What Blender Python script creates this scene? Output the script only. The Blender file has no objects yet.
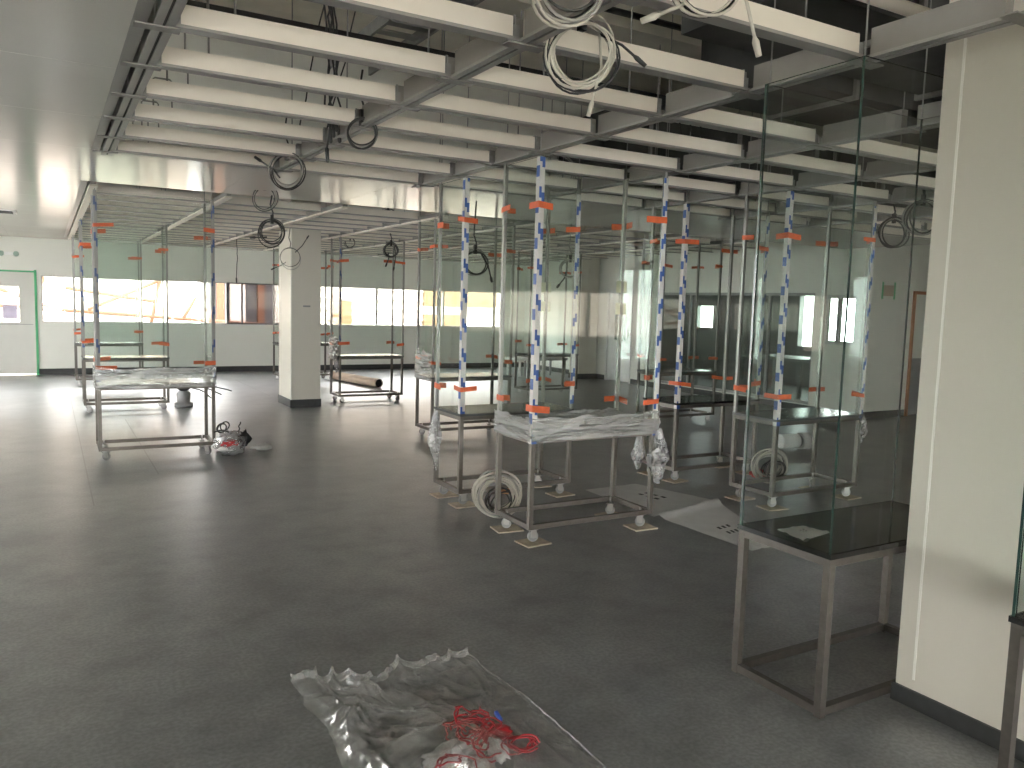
import bpy, math, random
from mathutils import Vector, Matrix, noise
random.seed(7)
SC = bpy.context.scene
COL = SC.collection
PI = math.pi

# ------------------------------------------------------------------ camera
CAM_H = 1.65
F_PX = 801.06
RM = Matrix(((0.865836890550773, -0.02495207177379748, 0.49970378533243476),
             (-0.4995168302946211, -0.09990336605892422, 0.8605244062212943),
             (0.028450223439958126, -0.9946842270611773, -0.09896399962574577)))
cam_d = bpy.data.cameras.new('camera')
cam_d.sensor_width = 36.0
cam_d.lens = 36.0 * F_PX / 1024.0
cam_d.clip_start = 0.05
cam_d.clip_end = 200
cam = bpy.data.objects.new('camera', cam_d)
COL.objects.link(cam)
M = Matrix.Identity(4)
for i in range(3):
    M[i][0] = RM[i][0]
    M[i][1] = -RM[i][1]
    M[i][2] = -RM[i][2]
    M[i][3] = (0, 0, CAM_H)[i]
cam.matrix_world = M
SC.camera = cam


def ray(u, v):
    return RM @ Vector((u - 512, v - 384, F_PX))


def onz(u, v, z=0.0):
    d = ray(u, v)
    return Vector((0, 0, CAM_H)) + d * ((z - CAM_H) / d.z)


def ony(u, v, y):
    d = ray(u, v)
    return Vector((0, 0, CAM_H)) + d * (y / d.y)


def onx(u, v, x):
    d = ray(u, v)
    return Vector((0, 0, CAM_H)) + d * (x / d.x)


def proj(p):
    c = RM.transposed() @ (Vector(p) - Vector((0, 0, CAM_H)))
    if c.z < 0.05:
        return None
    return 512 + F_PX * c.x / c.z, 384 + F_PX * c.y / c.z


def in_view(p, m=25):
    q = proj(p)
    return q is not None and -m < q[0] < 1024 + m and -m < q[1] < 768 + m


# ------------------------------------------------------------------ materials
class NT:
    def __init__(self, name):
        self.m = bpy.data.materials.new(name)
        self.m.use_nodes = True
        self.t = self.m.node_tree
        self.t.nodes.clear()
        self.out = self.t.nodes.new('ShaderNodeOutputMaterial')

    def n(self, kind, **kw):
        nd = self.t.nodes.new(kind)
        for k, v in kw.items():
            if k.startswith('i_'):
                nd.inputs[k[2:].replace('_', ' ')].default_value = v
            else:
                setattr(nd, k, v)
        return nd

    def l(self, a, b):
        self.t.links.new(a, b)


def ramp(nt, fac, stops):
    r = nt.n('ShaderNodeValToRGB')
    e = r.color_ramp.elements
    while len(e) < len(stops):
        e.new(0.5)
    for i, (p, c) in enumerate(stops):
        e[i].position = p
        e[i].color = (*c, 1) if len(c) == 3 else c
    nt.l(fac, r.inputs['Fac'])
    return r.outputs['Color']


def mat(name, col, rough=0.5, metal=0.0, vary=0.08, scale=6.0, bump=0.0, bscale=40.0, spec=0.5, coat=0.0):
    nt = NT(name)
    b = nt.n('ShaderNodeBsdfPrincipled')
    b.inputs['Metallic'].default_value = metal
    b.inputs['Roughness'].default_value = rough
    b.inputs['Specular IOR Level'].default_value = spec
    b.inputs['Coat Weight'].default_value = coat
    tc = nt.n('ShaderNodeTexCoord')
    nz = nt.n('ShaderNodeTexNoise', i_Scale=scale, i_Detail=5.0)
    nt.l(tc.outputs['Object'], nz.inputs['Vector'])
    lo = tuple(max(0, c * (1 - vary)) for c in col)
    hi = tuple(min(1, c * (1 + vary)) for c in col)
    nt.l(ramp(nt, nz.outputs['Fac'], [(0.3, lo), (0.7, hi)]), b.inputs['Base Color'])
    if bump:
        n2 = nt.n('ShaderNodeTexNoise', i_Scale=bscale, i_Detail=4.0)
        nt.l(tc.outputs['Object'], n2.inputs['Vector'])
        bp = nt.n('ShaderNodeBump', i_Strength=bump, i_Distance=0.01)
        nt.l(n2.outputs['Fac'], bp.inputs['Height'])
        nt.l(bp.outputs['Normal'], b.inputs['Normal'])
    nt.l(b.outputs['BSDF'], nt.out.inputs['Surface'])
    return nt.m


def glass_mat(name, tint, ior=1.5, rough=0.0):
    """clear pane: light passes straight through, tinted, with a Fresnel mirror on each face"""
    nt = NT(name)
    tr = nt.n('ShaderNodeBsdfTransparent')
    tr.inputs['Color'].default_value = (*tint, 1)
    gl = nt.n('ShaderNodeBsdfGlossy')
    gl.inputs['Roughness'].default_value = rough
    fr = nt.n('ShaderNodeFresnel')
    fr.inputs['IOR'].default_value = ior
    geo = nt.n('ShaderNodeNewGeometry')
    # inner side of a thin pane: the same reflectance as the outer side
    inv = nt.n('ShaderNodeMath', operation='SUBTRACT')
    inv.inputs[0].default_value = 1.0
    nt.l(geo.outputs['Backfacing'], inv.inputs[1])
    mul = nt.n('ShaderNodeMath', operation='MULTIPLY')
    nt.l(fr.outputs['Fac'], mul.inputs[0])
    nt.l(inv.outputs[0], mul.inputs[1])
    mx = nt.n('ShaderNodeMixShader')
    nt.l(mul.outputs[0], mx.inputs['Fac'])
    nt.l(tr.outputs['BSDF'], mx.inputs[1])
    nt.l(gl.outputs['BSDF'], mx.inputs[2])
    nt.l(mx.outputs['Shader'], nt.out.inputs['Surface'])
    return nt.m


def film_mat(name, clear=0.62, col=(0.9, 0.9, 0.9), scale=14.0, bump=0.6, gloss=0.35, rough=0.14, trans=0.4, stretch=None):
    """thin polythene film: part clear, part milky, with sharp glints on its folds"""
    nt = NT(name)
    tc = nt.n('ShaderNodeTexCoord')
    nz = nt.n('ShaderNodeTexNoise', i_Scale=scale, i_Detail=6.0, i_Distortion=0.4 if stretch else 1.5)
    src = tc.outputs['Object']
    if stretch:
        mp = nt.n('ShaderNodeMapping')
        mp.inputs['Scale'].default_value = stretch
        nt.l(src, mp.inputs['Vector'])
        src = mp.outputs['Vector']
    nt.l(src, nz.inputs['Vector'])
    bp = nt.n('ShaderNodeBump', i_Strength=bump, i_Distance=0.02)
    nt.l(nz.outputs['Fac'], bp.inputs['Height'])
    tr = nt.n('ShaderNodeBsdfTransparent')
    tr.inputs['Color'].default_value = (0.96, 0.96, 0.96, 1)
    df = nt.n('ShaderNodeBsdfDiffuse')
    df.inputs['Color'].default_value = (*col, 1)
    tl = nt.n('ShaderNodeBsdfTranslucent')
    tl.inputs['Color'].default_value = (*col, 1)
    gl = nt.n('ShaderNodeBsdfGlossy')
    gl.inputs['Roughness'].default_value = rough
    for x in (df, tl, gl):
        nt.l(bp.outputs['Normal'], x.inputs['Normal'])
    m1 = nt.n('ShaderNodeMixShader', i_Fac=trans)
    nt.l(df.outputs[0], m1.inputs[1])
    nt.l(tl.outputs[0], m1.inputs[2])
    m2 = nt.n('ShaderNodeMixShader', i_Fac=gloss)
    nt.l(m1.outputs[0], m2.inputs[1])
    nt.l(gl.outputs[0], m2.inputs[2])
    m3 = nt.n('ShaderNodeMixShader')
    f = ramp(nt, nz.outputs['Fac'], [(0.35, (clear + 0.15,) * 3), (0.7, (max(0, clear - 0.22),) * 3)])
    nt.l(f, m3.inputs['Fac'])
    nt.l(m2.outputs[0], m3.inputs[1])
    nt.l(tr.outputs[0], m3.inputs[2])
    nt.l(m3.outputs[0], nt.out.inputs['Surface'])
    return nt.m


def floor_mat():
    nt = NT('vinyl_floor')
    b = nt.n('ShaderNodeBsdfPrincipled')
    tc = nt.n('ShaderNodeTexCoord')
    a = nt.n('ShaderNodeTexNoise', i_Scale=3.2, i_Detail=8.0, i_Roughness=0.65)
    c = nt.n('ShaderNodeTexNoise', i_Scale=0.7, i_Detail=5.0)
    d = nt.n('ShaderNodeTexNoise', i_Scale=55.0, i_Detail=3.0)
    for x in (a, c, d):
        nt.l(tc.outputs['Object'], x.inputs['Vector'])
    c1 = ramp(nt, a.outputs['Fac'], [(0.36, FLOOR_LO), (0.46, FLOOR_MID), (0.64, FLOOR_HI)])
    c2 = ramp(nt, c.outputs['Fac'], [(0.35, (0.82, 0.82, 0.83)), (0.65, (1.12, 1.12, 1.1))])
    c3 = ramp(nt, d.outputs['Fac'], [(0.38, (0.8, 0.8, 0.8)), (0.62, (1.15, 1.15, 1.15))])
    m1 = nt.n('ShaderNodeMixRGB', blend_type='MULTIPLY', i_Fac=1.0)
    m2 = nt.n('ShaderNodeMixRGB', blend_type='MULTIPLY', i_Fac=1.0)
    nt.l(c1, m1.inputs[1]); nt.l(c2, m1.inputs[2])
    nt.l(m1.outputs[0], m2.inputs[1]); nt.l(c3, m2.inputs[2])
    nt.l(m2.outputs[0], b.inputs['Base Color'])
    rr = ramp(nt, a.outputs['Fac'], [(0.2, (FLOOR_R,) * 3), (0.8, (FLOOR_R + 0.08,) * 3)])
    nt.l(rr, b.inputs['Roughness'])
    b.inputs['Specular IOR Level'].default_value = 0.85
    b.inputs['Coat Weight'].default_value = 0.35
    b.inputs['Coat Roughness'].default_value = 0.36
    bp = nt.n('ShaderNodeBump', i_Strength=0.05, i_Distance=0.003)
    nt.l(d.outputs['Fac'], bp.inputs['Height'])
    nt.l(bp.outputs['Normal'], b.inputs['Normal'])
    nt.l(b.outputs['BSDF'], nt.out.inputs['Surface'])
    return nt.m


def guard_mat(name='printed_film', base=(0.66, 0.65, 0.62), per=0.235, duty=0.31, blue=(0.035, 0.095, 0.33)):
    """white corner film printed with blue blocks up its length"""
    nt = NT(name)
    b = nt.n('ShaderNodeBsdfPrincipled')
    b.inputs['Roughness'].default_value = 0.4
    tc = nt.n('ShaderNodeTexCoord')
    sep = nt.n('ShaderNodeSeparateXYZ')
    nt.l(tc.outputs['Object'], sep.inputs[0])
    geo = nt.n('ShaderNodeNewGeometry')
    sn = nt.n('ShaderNodeSeparateXYZ')
    nt.l(geo.outputs['Normal'], sn.inputs[0])
    ab = nt.n('ShaderNodeMath', operation='ABSOLUTE')
    nt.l(sn.outputs['X'], ab.inputs[0])
    off = nt.n('ShaderNodeMath', operation='MULTIPLY'); off.inputs[1].default_value = 0.42
    nt.l(ab.outputs[0], off.inputs[0])
    # half of the strip's width carries its blocks a little higher
    xs = nt.n('ShaderNodeMath', operation='GREATER_THAN'); xs.inputs[1].default_value = 0.016
    nt.l(sep.outputs['X'], xs.inputs[0])
    xo = nt.n('ShaderNodeMath', operation='MULTIPLY'); xo.inputs[1].default_value = 0.16
    nt.l(xs.outputs[0], xo.inputs[0])
    z = nt.n('ShaderNodeMath', operation='MULTIPLY'); z.inputs[1].default_value = 1 / per
    nt.l(sep.outputs['Z'], z.inputs[0])
    s1 = nt.n('ShaderNodeMath', operation='ADD')
    nt.l(z.outputs[0], s1.inputs[0]); nt.l(off.outputs[0], s1.inputs[1])
    s2 = nt.n('ShaderNodeMath', operation='ADD')
    nt.l(s1.outputs[0], s2.inputs[0]); nt.l(xo.outputs[0], s2.inputs[1])
    fr = nt.n('ShaderNodeMath', operation='FRACT')
    nt.l(s2.outputs[0], fr.inputs[0])
    lt = nt.n('ShaderNodeMath', operation='LESS_THAN'); lt.inputs[1].default_value = duty
    nt.l(fr.outputs[0], lt.inputs[0])
    nt.l(ramp(nt, lt.outputs[0], [(0.0, base), (1.0, blue)]), b.inputs['Base Color'])
    nt.l(b.outputs['BSDF'], nt.out.inputs['Surface'])
    return nt.m


FLOOR_LO = (0.118, 0.122, 0.121)
FLOOR_MID = (0.163, 0.168, 0.167)
FLOOR_HI = (0.222, 0.228, 0.225)
FLOOR_R = 0.30
M_floor = floor_mat()
M_wall = mat('wall_paint', (0.76, 0.755, 0.70), 0.45, vary=0.02, scale=1.5)
M_ceil = mat('ceiling_panel', (0.80, 0.78, 0.72), 0.16, vary=0.02, scale=1.2, spec=0.22)
M_column = mat('column_panel', (0.62, 0.585, 0.51), 0.38, vary=0.015, scale=1.2)
M_bead = mat('joint_bead', (0.86, 0.84, 0.78), 0.4, vary=0.02)
M_skirt = mat('dark_skirting', (0.032, 0.034, 0.034), 0.5, vary=0.2, scale=20)
M_slab = mat('concrete_slab', (0.78, 0.75, 0.66), 0.85, vary=0.15, scale=2.0, bump=0.3, bscale=12)
M_duct = mat('duct_lining', (0.035, 0.037, 0.036), 0.7, vary=0.3, scale=5)
M_galv = mat('galvanised_steel', (0.30, 0.30, 0.29), 0.45, metal=0.6, vary=0.15, scale=9)
M_batten = mat('batten_white', (0.85, 0.79, 0.71), 0.4, vary=0.02)
M_beam = mat('beam_grey', (0.24, 0.23, 0.215), 0.42, metal=0.25, vary=0.06)
M_flange = mat('flange_grey', (0.30, 0.29, 0.275), 0.38, metal=0.35, vary=0.05)
M_black = mat('black_slot', (0.012, 0.012, 0.012), 0.6)
M_steel = mat('brushed_stainless', (0.15, 0.137, 0.122), 0.4, metal=0.75, vary=0.08, scale=25)
M_alu = mat('pale_aluminium', (0.27, 0.265, 0.25), 0.35, metal=0.6, vary=0.05)
M_worktop = mat('black_stone', (0.012, 0.013, 0.013), 0.06, vary=0.2, scale=30, spec=0.6)
M_greytop = mat('grey_worktop', (0.10, 0.105, 0.105), 0.2, vary=0.1, scale=10)
M_glass = glass_mat('clear_pane', (0.970, 0.986, 0.978))
M_edge = mat('pane_edge', (0.014, 0.040, 0.033), 0.15, vary=0.1, spec=0.7)
M_winglass = glass_mat('window_pane', (0.97, 0.98, 0.98))
M_tintglass = glass_mat('tinted_window_pane', (0.42, 0.41, 0.42))
M_darkglass = glass_mat('dark_window_pane', (0.46, 0.43, 0.39))  # dimmed so the reflected back windows leave only a faint veil
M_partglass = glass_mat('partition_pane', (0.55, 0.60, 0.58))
M_guard = guard_mat()
M_guardf = guard_mat('faded_printed_film', (0.30, 0.29, 0.275), 0.34, 0.24, (0.035, 0.075, 0.22))
M_tape = mat('orange_tape', (0.66, 0.115, 0.030), 0.5, vary=0.12, scale=20)
M_film = film_mat('crumpled_film')
M_filmtop = film_mat('creased_film', clear=0.05, col=(0.95, 0.95, 0.94), scale=9.0, bump=0.8, gloss=0.36, rough=0.13, trans=0.15)
M_wrap = film_mat('stretch_wrap', clear=0.52, col=(0.86, 0.88, 0.87), scale=5.0, bump=0.6, gloss=0.45, rough=0.12, stretch=(.7, .7, 7.0))
M_bag = film_mat('bag_polythene', clear=0.70, col=(0.74, 0.74, 0.73), scale=8.0, bump=0.45, gloss=0.45, rough=0.10)
M_rim = film_mat('folded_film', clear=0.62, col=(0.85, 0.85, 0.84), scale=8.0, bump=0.3, gloss=0.45, rough=0.12)
M_wheel = mat('castor_tyre', (0.34, 0.34, 0.33), 0.5, vary=0.1)
M_fork = mat('castor_fork', (0.50, 0.49, 0.47), 0.3, metal=0.8)
M_ply = mat('plywood', (0.50, 0.43, 0.33), 0.7, vary=0.15, scale=18)
M_card = mat('brown_cardboard', (0.47, 0.36, 0.27), 0.75, vary=0.1)
M_paper = mat('white_paper', (0.62, 0.62, 0.60), 0.7, vary=0.05, scale=7, bump=0.25, bscale=14)
M_ink = mat('black_ink', (0.03, 0.03, 0.03), 0.6)
M_cableb = mat('black_cable', (0.018, 0.018, 0.018), 0.45)
M_cablew = mat('cream_cable', (0.58, 0.55, 0.48), 0.45)
M_cableg = mat('grey_cable', (0.34, 0.33, 0.30), 0.45)
M_red = mat('red_plastic', (0.50, 0.025, 0.03), 0.4)
M_dred = mat('dark_red_wire', (0.33, 0.012, 0.02), 0.4)
M_yellow = mat('yellow_note', (0.80, 0.78, 0.58), 0.7)
M_green = mat('green_tape', (0.08, 0.40, 0.18), 0.5)
M_purple = mat('lilac_paper', (0.66, 0.60, 0.76), 0.7)
M_white = mat('white_plastic', (0.78, 0.78, 0.76), 0.4)
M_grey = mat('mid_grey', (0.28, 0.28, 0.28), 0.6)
M_frame = mat('window_frame', (0.10, 0.10, 0.10), 0.4)
M_framew = mat('pale_frame', (0.55, 0.55, 0.53), 0.4)
M_door = mat('door_paint', (0.62, 0.61, 0.57), 0.4, vary=0.02)
M_cloth = mat('pale_rag', (0.50, 0.50, 0.48), 0.85, bump=0.5, bscale=25)
M_greencloth = mat('pale_green_rag', (0.35, 0.45, 0.38), 0.85, bump=0.5, bscale=25)
M_blue = mat('blue_plastic', (0.04, 0.09, 0.40), 0.4)
M_seam = mat('seam_weld', (0.26, 0.26, 0.25), 0.5)
M_tan = mat('tan_label', (0.50, 0.27, 0.13), 0.7)
M_rust = mat('orange_edge', (0.42, 0.16, 0.07), 0.6)
M_facw = mat('pale_cladding', (0.86, 0.76, 0.67), 0.8)
M_facl = mat('louvre_grey', (0.42, 0.38, 0.34), 0.8)
M_facg = mat('grey_cladding', (0.10, 0.095, 0.095), 0.8)
M_faco = mat('orange_steel', (0.15, 0.062, 0.030), 0.7)
M_facy = mat('ochre_panel', (0.13, 0.075, 0.028), 0.7)
M_reflect_patch = mat('warm_reflect_tone', (0.075, 0.05, 0.036), 0.9)  # tone chosen for what the ceiling mirrors, not a known paving
M_ground = mat('pale_paving', (0.82, 0.79, 0.73), 0.9)


# ------------------------------------------------------------------ mesh helpers
class MB:
    def __init__(self):
        self.v, self.f, self.mi, self.sm = [], [], [], []
        self.mats = []

    def _m(self, m):
        if m not in self.mats:
            self.mats.append(m)
        return self.mats.index(m)

    def face(self, pts, m, smooth=False):
        b = len(self.v)
        self.v += [tuple(p) for p in pts]
        self.f.append(tuple(range(b, b + len(pts))))
        self.mi.append(self._m(m)); self.sm.append(smooth)

    def box(self, x0, x1, y0, y1, z0, z1, m, side=None, axis=None):
        """axis/side: the faces whose normal is not along `axis` take the material `side`"""
        b = len(self.v)
        self.v += [(x0, y0, z0), (x1, y0, z0), (x1, y1, z0), (x0, y1, z0),
                   (x0, y0, z1), (x1, y0, z1), (x1, y1, z1), (x0, y1, z1)]
        fs = [((0, 3, 2, 1), 2), ((4, 5, 6, 7), 2), ((0, 1, 5, 4), 1), ((2, 3, 7, 6), 1), ((1, 2, 6, 5), 0), ((3, 0, 4, 7), 0)]
        for q, ax in fs:
            self.f.append(tuple(b + i for i in q))
            self.mi.append(self._m(side if (side is not None and ax != axis) else m)); self.sm.append(False)
        return self

    def obox(self, c, ux, uy, uz, m):
        """oriented box: centre and three half vectors"""
        c, ux, uy, uz = Vector(c), Vector(ux), Vector(uy), Vector(uz)
        b = len(self.v)
        for sz in (-1, 1):
            for sx, sy in ((-1, -1), (1, -1), (1, 1), (-1, 1)):
                self.v.append(tuple(c + ux * sx + uy * sy + uz * sz))
        for q in ((0, 3, 2, 1), (4, 5, 6, 7), (0, 1, 5, 4), (2, 3, 7, 6), (1, 2, 6, 5), (3, 0, 4, 7)):
            self.f.append(tuple(b + i for i in q)); self.mi.append(self._m(m)); self.sm.append(False)
        return self

    def tube(self, pts, r, m, n=6, closed=False, cap=True):
        pts = [Vector(p) for p in pts]
        N = len(pts)
        rings = []
        up = None
        for i, p in enumerate(pts):
            a = pts[(i - 1) % N] if (closed or i) else p
            c = pts[(i + 1) % N] if (closed or i < N - 1) else p
            t = (c - a)
            t = t.normalized() if t.length > 1e-9 else Vector((0, 0, 1))
            if up is None:
                up = t.orthogonal().normalized()
            else:
                up = (up - t * up.dot(t))
                up = up.normalized() if up.length > 1e-6 else t.orthogonal().normalized()
            s = t.cross(up)
            rr = r[i] if isinstance(r, (list, tuple)) else r
            b = len(self.v)
            for k in range(n):
                a_ = 2 * PI * k / n
                self.v.append(tuple(p + (up * math.cos(a_) + s * math.sin(a_)) * rr))
            rings.append(b)
        mi = self._m(m)
        for i in range(N if closed else N - 1):
            A, B = rings[i], rings[(i + 1) % N]
            for k in range(n):
                self.f.append((A + k, A + (k + 1) % n, B + (k + 1) % n, B + k)); self.mi.append(mi); self.sm.append(True)
        if cap and not closed:
            self.f.append(tuple(rings[0] + k for k in reversed(range(n)))); self.mi.append(mi); self.sm.append(False)
            self.f.append(tuple(rings[-1] + k for k in range(n))); self.mi.append(mi); self.sm.append(False)
        return self

    def grid(self, fn, nu, nv, m, smooth=True):
        b = len(self.v)
        for j in range(nv + 1):
            for i in range(nu + 1):
                self.v.append(tuple(fn(i / nu, j / nv)))
        mi = self._m(m)
        for j in range(nv):
            for i in range(nu):
                q = b + j * (nu + 1) + i
                self.f.append((q, q + 1, q + nu + 2, q + nu + 1)); self.mi.append(mi); self.sm.append(smooth)
        return self

    def mesh(self, name):
        me = bpy.data.meshes.new(name)
        me.from_pydata(self.v, [], self.f)
        for m in self.mats:
            me.materials.append(m)
        me.polygons.foreach_set('material_index', self.mi)
        me.polygons.foreach_set('use_smooth', self.sm)
        me.update()
        return me

    def build(self, name, parent=None, loc=(0, 0, 0)):
        o = bpy.data.objects.new(name, self.mesh(name))
        COL.objects.link(o)
        o.location = loc
        if parent is not None:
            o.parent = parent
        return o


def tag(o, label=None, cat=None, group=None, kind=None):
    for k, v in (('label', label), ('category', cat), ('group', group), ('kind', kind)):
        if v:
            o[k] = v
    return o


def thing(name, label, cat, loc=(0, 0, 0), rz=0, group=None):
    o = bpy.data.objects.new(name, None)
    COL.objects.link(o)
    o.location = loc
    o.rotation_euler = (0, 0, rz)
    o.empty_display_size = 0.1
    return tag(o, label, cat, group)


def link_copy(src, parent, loc):
    c = src.copy()
    COL.objects.link(c)
    c.parent = parent
    c.location = loc
    return c


def box(name, x0, x1, y0, y1, z0, z1, m, parent=None):
    return MB().box(x0, x1, y0, y1, z0, z1, m).build(name, parent)


def struct(o):
    o['kind'] = 'structure'
    return o


def wall(name, fixed0, fixed1, along0, along1, z0, z1, holes, m, axis):
    """a wall slab with rectangular openings; axis 'x' runs along x, 'y' along y"""
    mb = MB()
    cuts = sorted({along0, along1, *[h[0] for h in holes], *[h[1] for h in holes]})
    for a, b in zip(cuts[:-1], cuts[1:]):
        hs = sorted([(h[2], h[3]) for h in holes if h[0] <= a + 1e-6 and h[1] >= b - 1e-6])
        z = z0
        spans = []
        for h0, h1 in hs:
            if h0 > z:
                spans.append((z, h0))
            z = h1
        if z < z1:
            spans.append((z, z1))
        for s0, s1 in spans:
            if axis == 'x':
                mb.box(a, b, fixed0, fixed1, s0, s1, m)
            else:
                mb.box(fixed0, fixed1, a, b, s0, s1, m)
    return struct(mb.build(name))


ORD = ['first', 'second', 'third', 'fourth', 'fifth', 'sixth', 'seventh', 'eighth', 'ninth', 'tenth', 'eleventh',
       'twelfth', 'thirteenth', 'fourteenth', 'fifteenth', 'sixteenth']

# ------------------------------------------------------------------ room shell
YW = 18.3            # far wall
XL, XR = -4.2, 10.95  # left and right walls
YB = -3.0            # wall behind the camera
ZC = 2.67            # underside of the flat ceiling
ZS = 3.95            # slab soffit

struct(box('floor', XL - .2, 15.4, YB - .2, YW + .2, -0.12, 0.0, M_floor))
struct(box('ceiling', XL - .2, 15.4, YB - .2, YW + .2, ZS, ZS + .2, M_slab))
WIN_Z0, WIN_Z1 = 1.04, 1.95
wall('wall_far', YW, YW + .2, XL - .2, 15.4, 0, ZS,
     [(-1.17, -0.2, 0, 2.0), (-0.1, 10.3, WIN_Z0, WIN_Z1)], M_wall, 'x')
LWIN = [(9.0, 12.8, 0.2, 2.58), (14.4, 15.7, 0.2, 2.58), (2.6, 6.2, 2.95, 3.6)]  # last opening is unseen, added high up to light the ceiling void
wall('wall_left', XL - .2, XL, YB, YW, 0, ZS, LWIN, M_wall, 'y')
BWIN = [(-3.9, -1.7, 0.4, 2.0), (-1.5, 0.75, 0.4, 2.0), (4.2, 6.6, 0.4, 2.0), (0.9, 3.6, 1.04, 1.95), (7.1, 10.3, 1.04, 1.95)]  # last two are unseen ribbons added for the veil on enclosure glass
wall('wall_back', YB - .2, YB, XL - .2, 15.4, 0, ZS, BWIN, M_wall, 'x')
wall('wall_right', XR, XR + .15, 8.1, YW, 0, ZS,
     [(8.2, 8.82, 1.15, 1.95), (9.0, 12.95, 0.12, 1.98), (13.75, 14.65, 0, 2.02)], M_wall, 'y')
wall('wall_side', 8.1, 8.25, XR + .15, 15.4, 0, ZS, [(12.2, 13.1, 0, 2.05)], M_wall, 'x')
struct(box('wall_east', 15.2, 15.4, YB, 8.1, 0, ZS, M_wall))
# flat ceiling panels and the strip between the two open grids (all one level)
c = MB()
for k in range(18):
    y0 = YB + 1.2 * k
    if y0 < YW:
        y1 = min(y0 + 1.196, YW)
        for x0, x1 in ((-4.2, -3.0), (-2.996, -1.8), (-1.796, -0.6), (-0.596, 0.30)):
            c.box(x0, x1, y0, y1, ZC, ZC + .05, M_ceil)
struct(c.build('ceiling_left'))
c = MB()
for k in range(9):
    c.box(0.30 + 1.2 * k, min(0.30 + 1.2 * k + 1.197, XR), 6.66, 8.50, ZC, ZC + .05, M_ceil)
c.box(0.30, XR, 6.66, 6.685, ZC + .05, ZC + .22, M_ceil)
c.box(0.30, XR, 8.475, 8.50, ZC + .05, ZC + .22, M_ceil)
struct(c.build('ceiling_middle'))
struct(box('ceiling_far', 0.30, XR, 17.55, YW, ZC, ZC + .05, M_ceil))
# bright angle along the edge of the flat ceiling
c = MB()
for y0, y1 in ((YB, 6.65), (8.51, 17.5)):
    c.box(0.30, 0.345, y0, y1, ZC - .003, ZC + .05, M_flange)
    c.box(0.345, 0.352, y0, y1, ZC - .003, ZC + .22, M_flange)
struct(c.build('trim_1'))
# skirting
c = MB()
c.box(-0.18, XR, YW - .012, YW, 0, .12, M_skirt)
c.box(XL, -1.2, YW - .012, YW, 0, .12, M_skirt)
struct(c.build('baseboard_far'))
struct(box('baseboard_left', XL, XL + .012, YB, YW, 0, .12, M_skirt))
c = MB()
for a, b in ((8.1, 13.72), (14.68, YW)):
    c.box(XR - .012, XR, a, b, 0, .11, M_skirt)
struct(c.build('baseboard_right'))
struct(box('baseboard_side', XR + .15, 12.18, 8.088, 8.1, 0, .11, M_skirt))
# welded floor seams
c = MB()
for x, y0, y1 in ((0.275, 6.9, 15.0), (0.85, 7.9, 11.6), (3.2, 13.6, 16.5)):
    c.box(x - .005, x + .005, y0, y1, 0.0, 0.0012, M_seam)
struct(c.build('trim_2'))


# windows -----------------------------------------------------------------
def window(name, a0, a1, z0, z1, plane, axis, fm, mull=(), fw=.035, pane=M_winglass, dep=.06):
    """frame with its panes; plane is the inner face of the wall, set back a little"""
    root = bpy.data.objects.new(name, None)
    COL.objects.link(root)
    root['kind'] = 'structure'
    if axis == 'x':
        root.location = (a0, plane, z0)
    else:
        root.location = (plane, a0, z0)
    L, Hh = a1 - a0, z1 - z0
    f = MB()

    def bx(p0, p1, q0, q1, m_, mb, d0=0.04, d1=None):
        d1 = d0 + dep if d1 is None else d1
        if axis == 'x':
            mb.box(p0, p1, d0, d1, q0, q1, m_)
        else:
            mb.box(d0, d1, p0, p1, q0, q1, m_)
    bx(0, L, 0, fw, fm, f); bx(0, L, Hh - fw, Hh, fm, f)
    bx(0, fw, fw, Hh - fw, fm, f); bx(L - fw, L, fw, Hh - fw, fm, f)
    edges = [fw]
    for mx in mull:
        bx(mx - a0 - fw / 2, mx - a0 + fw / 2, fw, Hh - fw, fm, f)
        edges += [mx - a0 - fw / 2, mx - a0 + fw / 2]
    edges.append(L - fw)
    f.build('window_frame', root)
    for i in range(0, len(edges), 2):
        g = MB()
        bx(edges[i], edges[i + 1], fw, Hh - fw, pane, g, 0.065, 0.071)
        g.build('pane', root)
    return root


window('window_1', -0.1, 3.40, WIN_Z0, WIN_Z1, YW, 'x', M_framew, (1.6,), .022)
window('window_2', 3.40, 5.40, WIN_Z0, WIN_Z1, YW, 'x', M_frame, (3.72,), .03, M_tintglass)
window('window_3', 5.40, 6.84, WIN_Z0, WIN_Z1, YW, 'x', M_framew, (), .025)
window('window_4', 6.84, 8.60, WIN_Z0, WIN_Z1, YW, 'x', M_framew, (), .025)
window('window_5', 8.60, 10.3, WIN_Z0, WIN_Z1, YW, 'x', M_framew, (), .025)
n = 6
for a0, a1, z0, z1 in LWIN:
    window(f'window_{n}', a0, a1, z0, z1, XL - .16, 'y', M_framew, ((a0 + a1) / 2,), .04); n += 1
for a0, a1, z0, z1 in BWIN:
    window(f'window_{n}', a0, a1, z0, z1, YB - .16, 'x', M_framew, ((a0 + a1) / 2,), .04, M_winglass if z0 < 1 else M_darkglass); n += 1
window(f'window_{n}', 8.2, 8.82, 1.15, 1.95, XR, 'y', M_framew, (8.56,), .06); n += 1
window(f'window_{n}', 9.0, 12.95, 0.12, 1.98, XR, 'y', M_grey, (10.0, 11.0, 12.0), .05, M_partglass)

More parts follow.
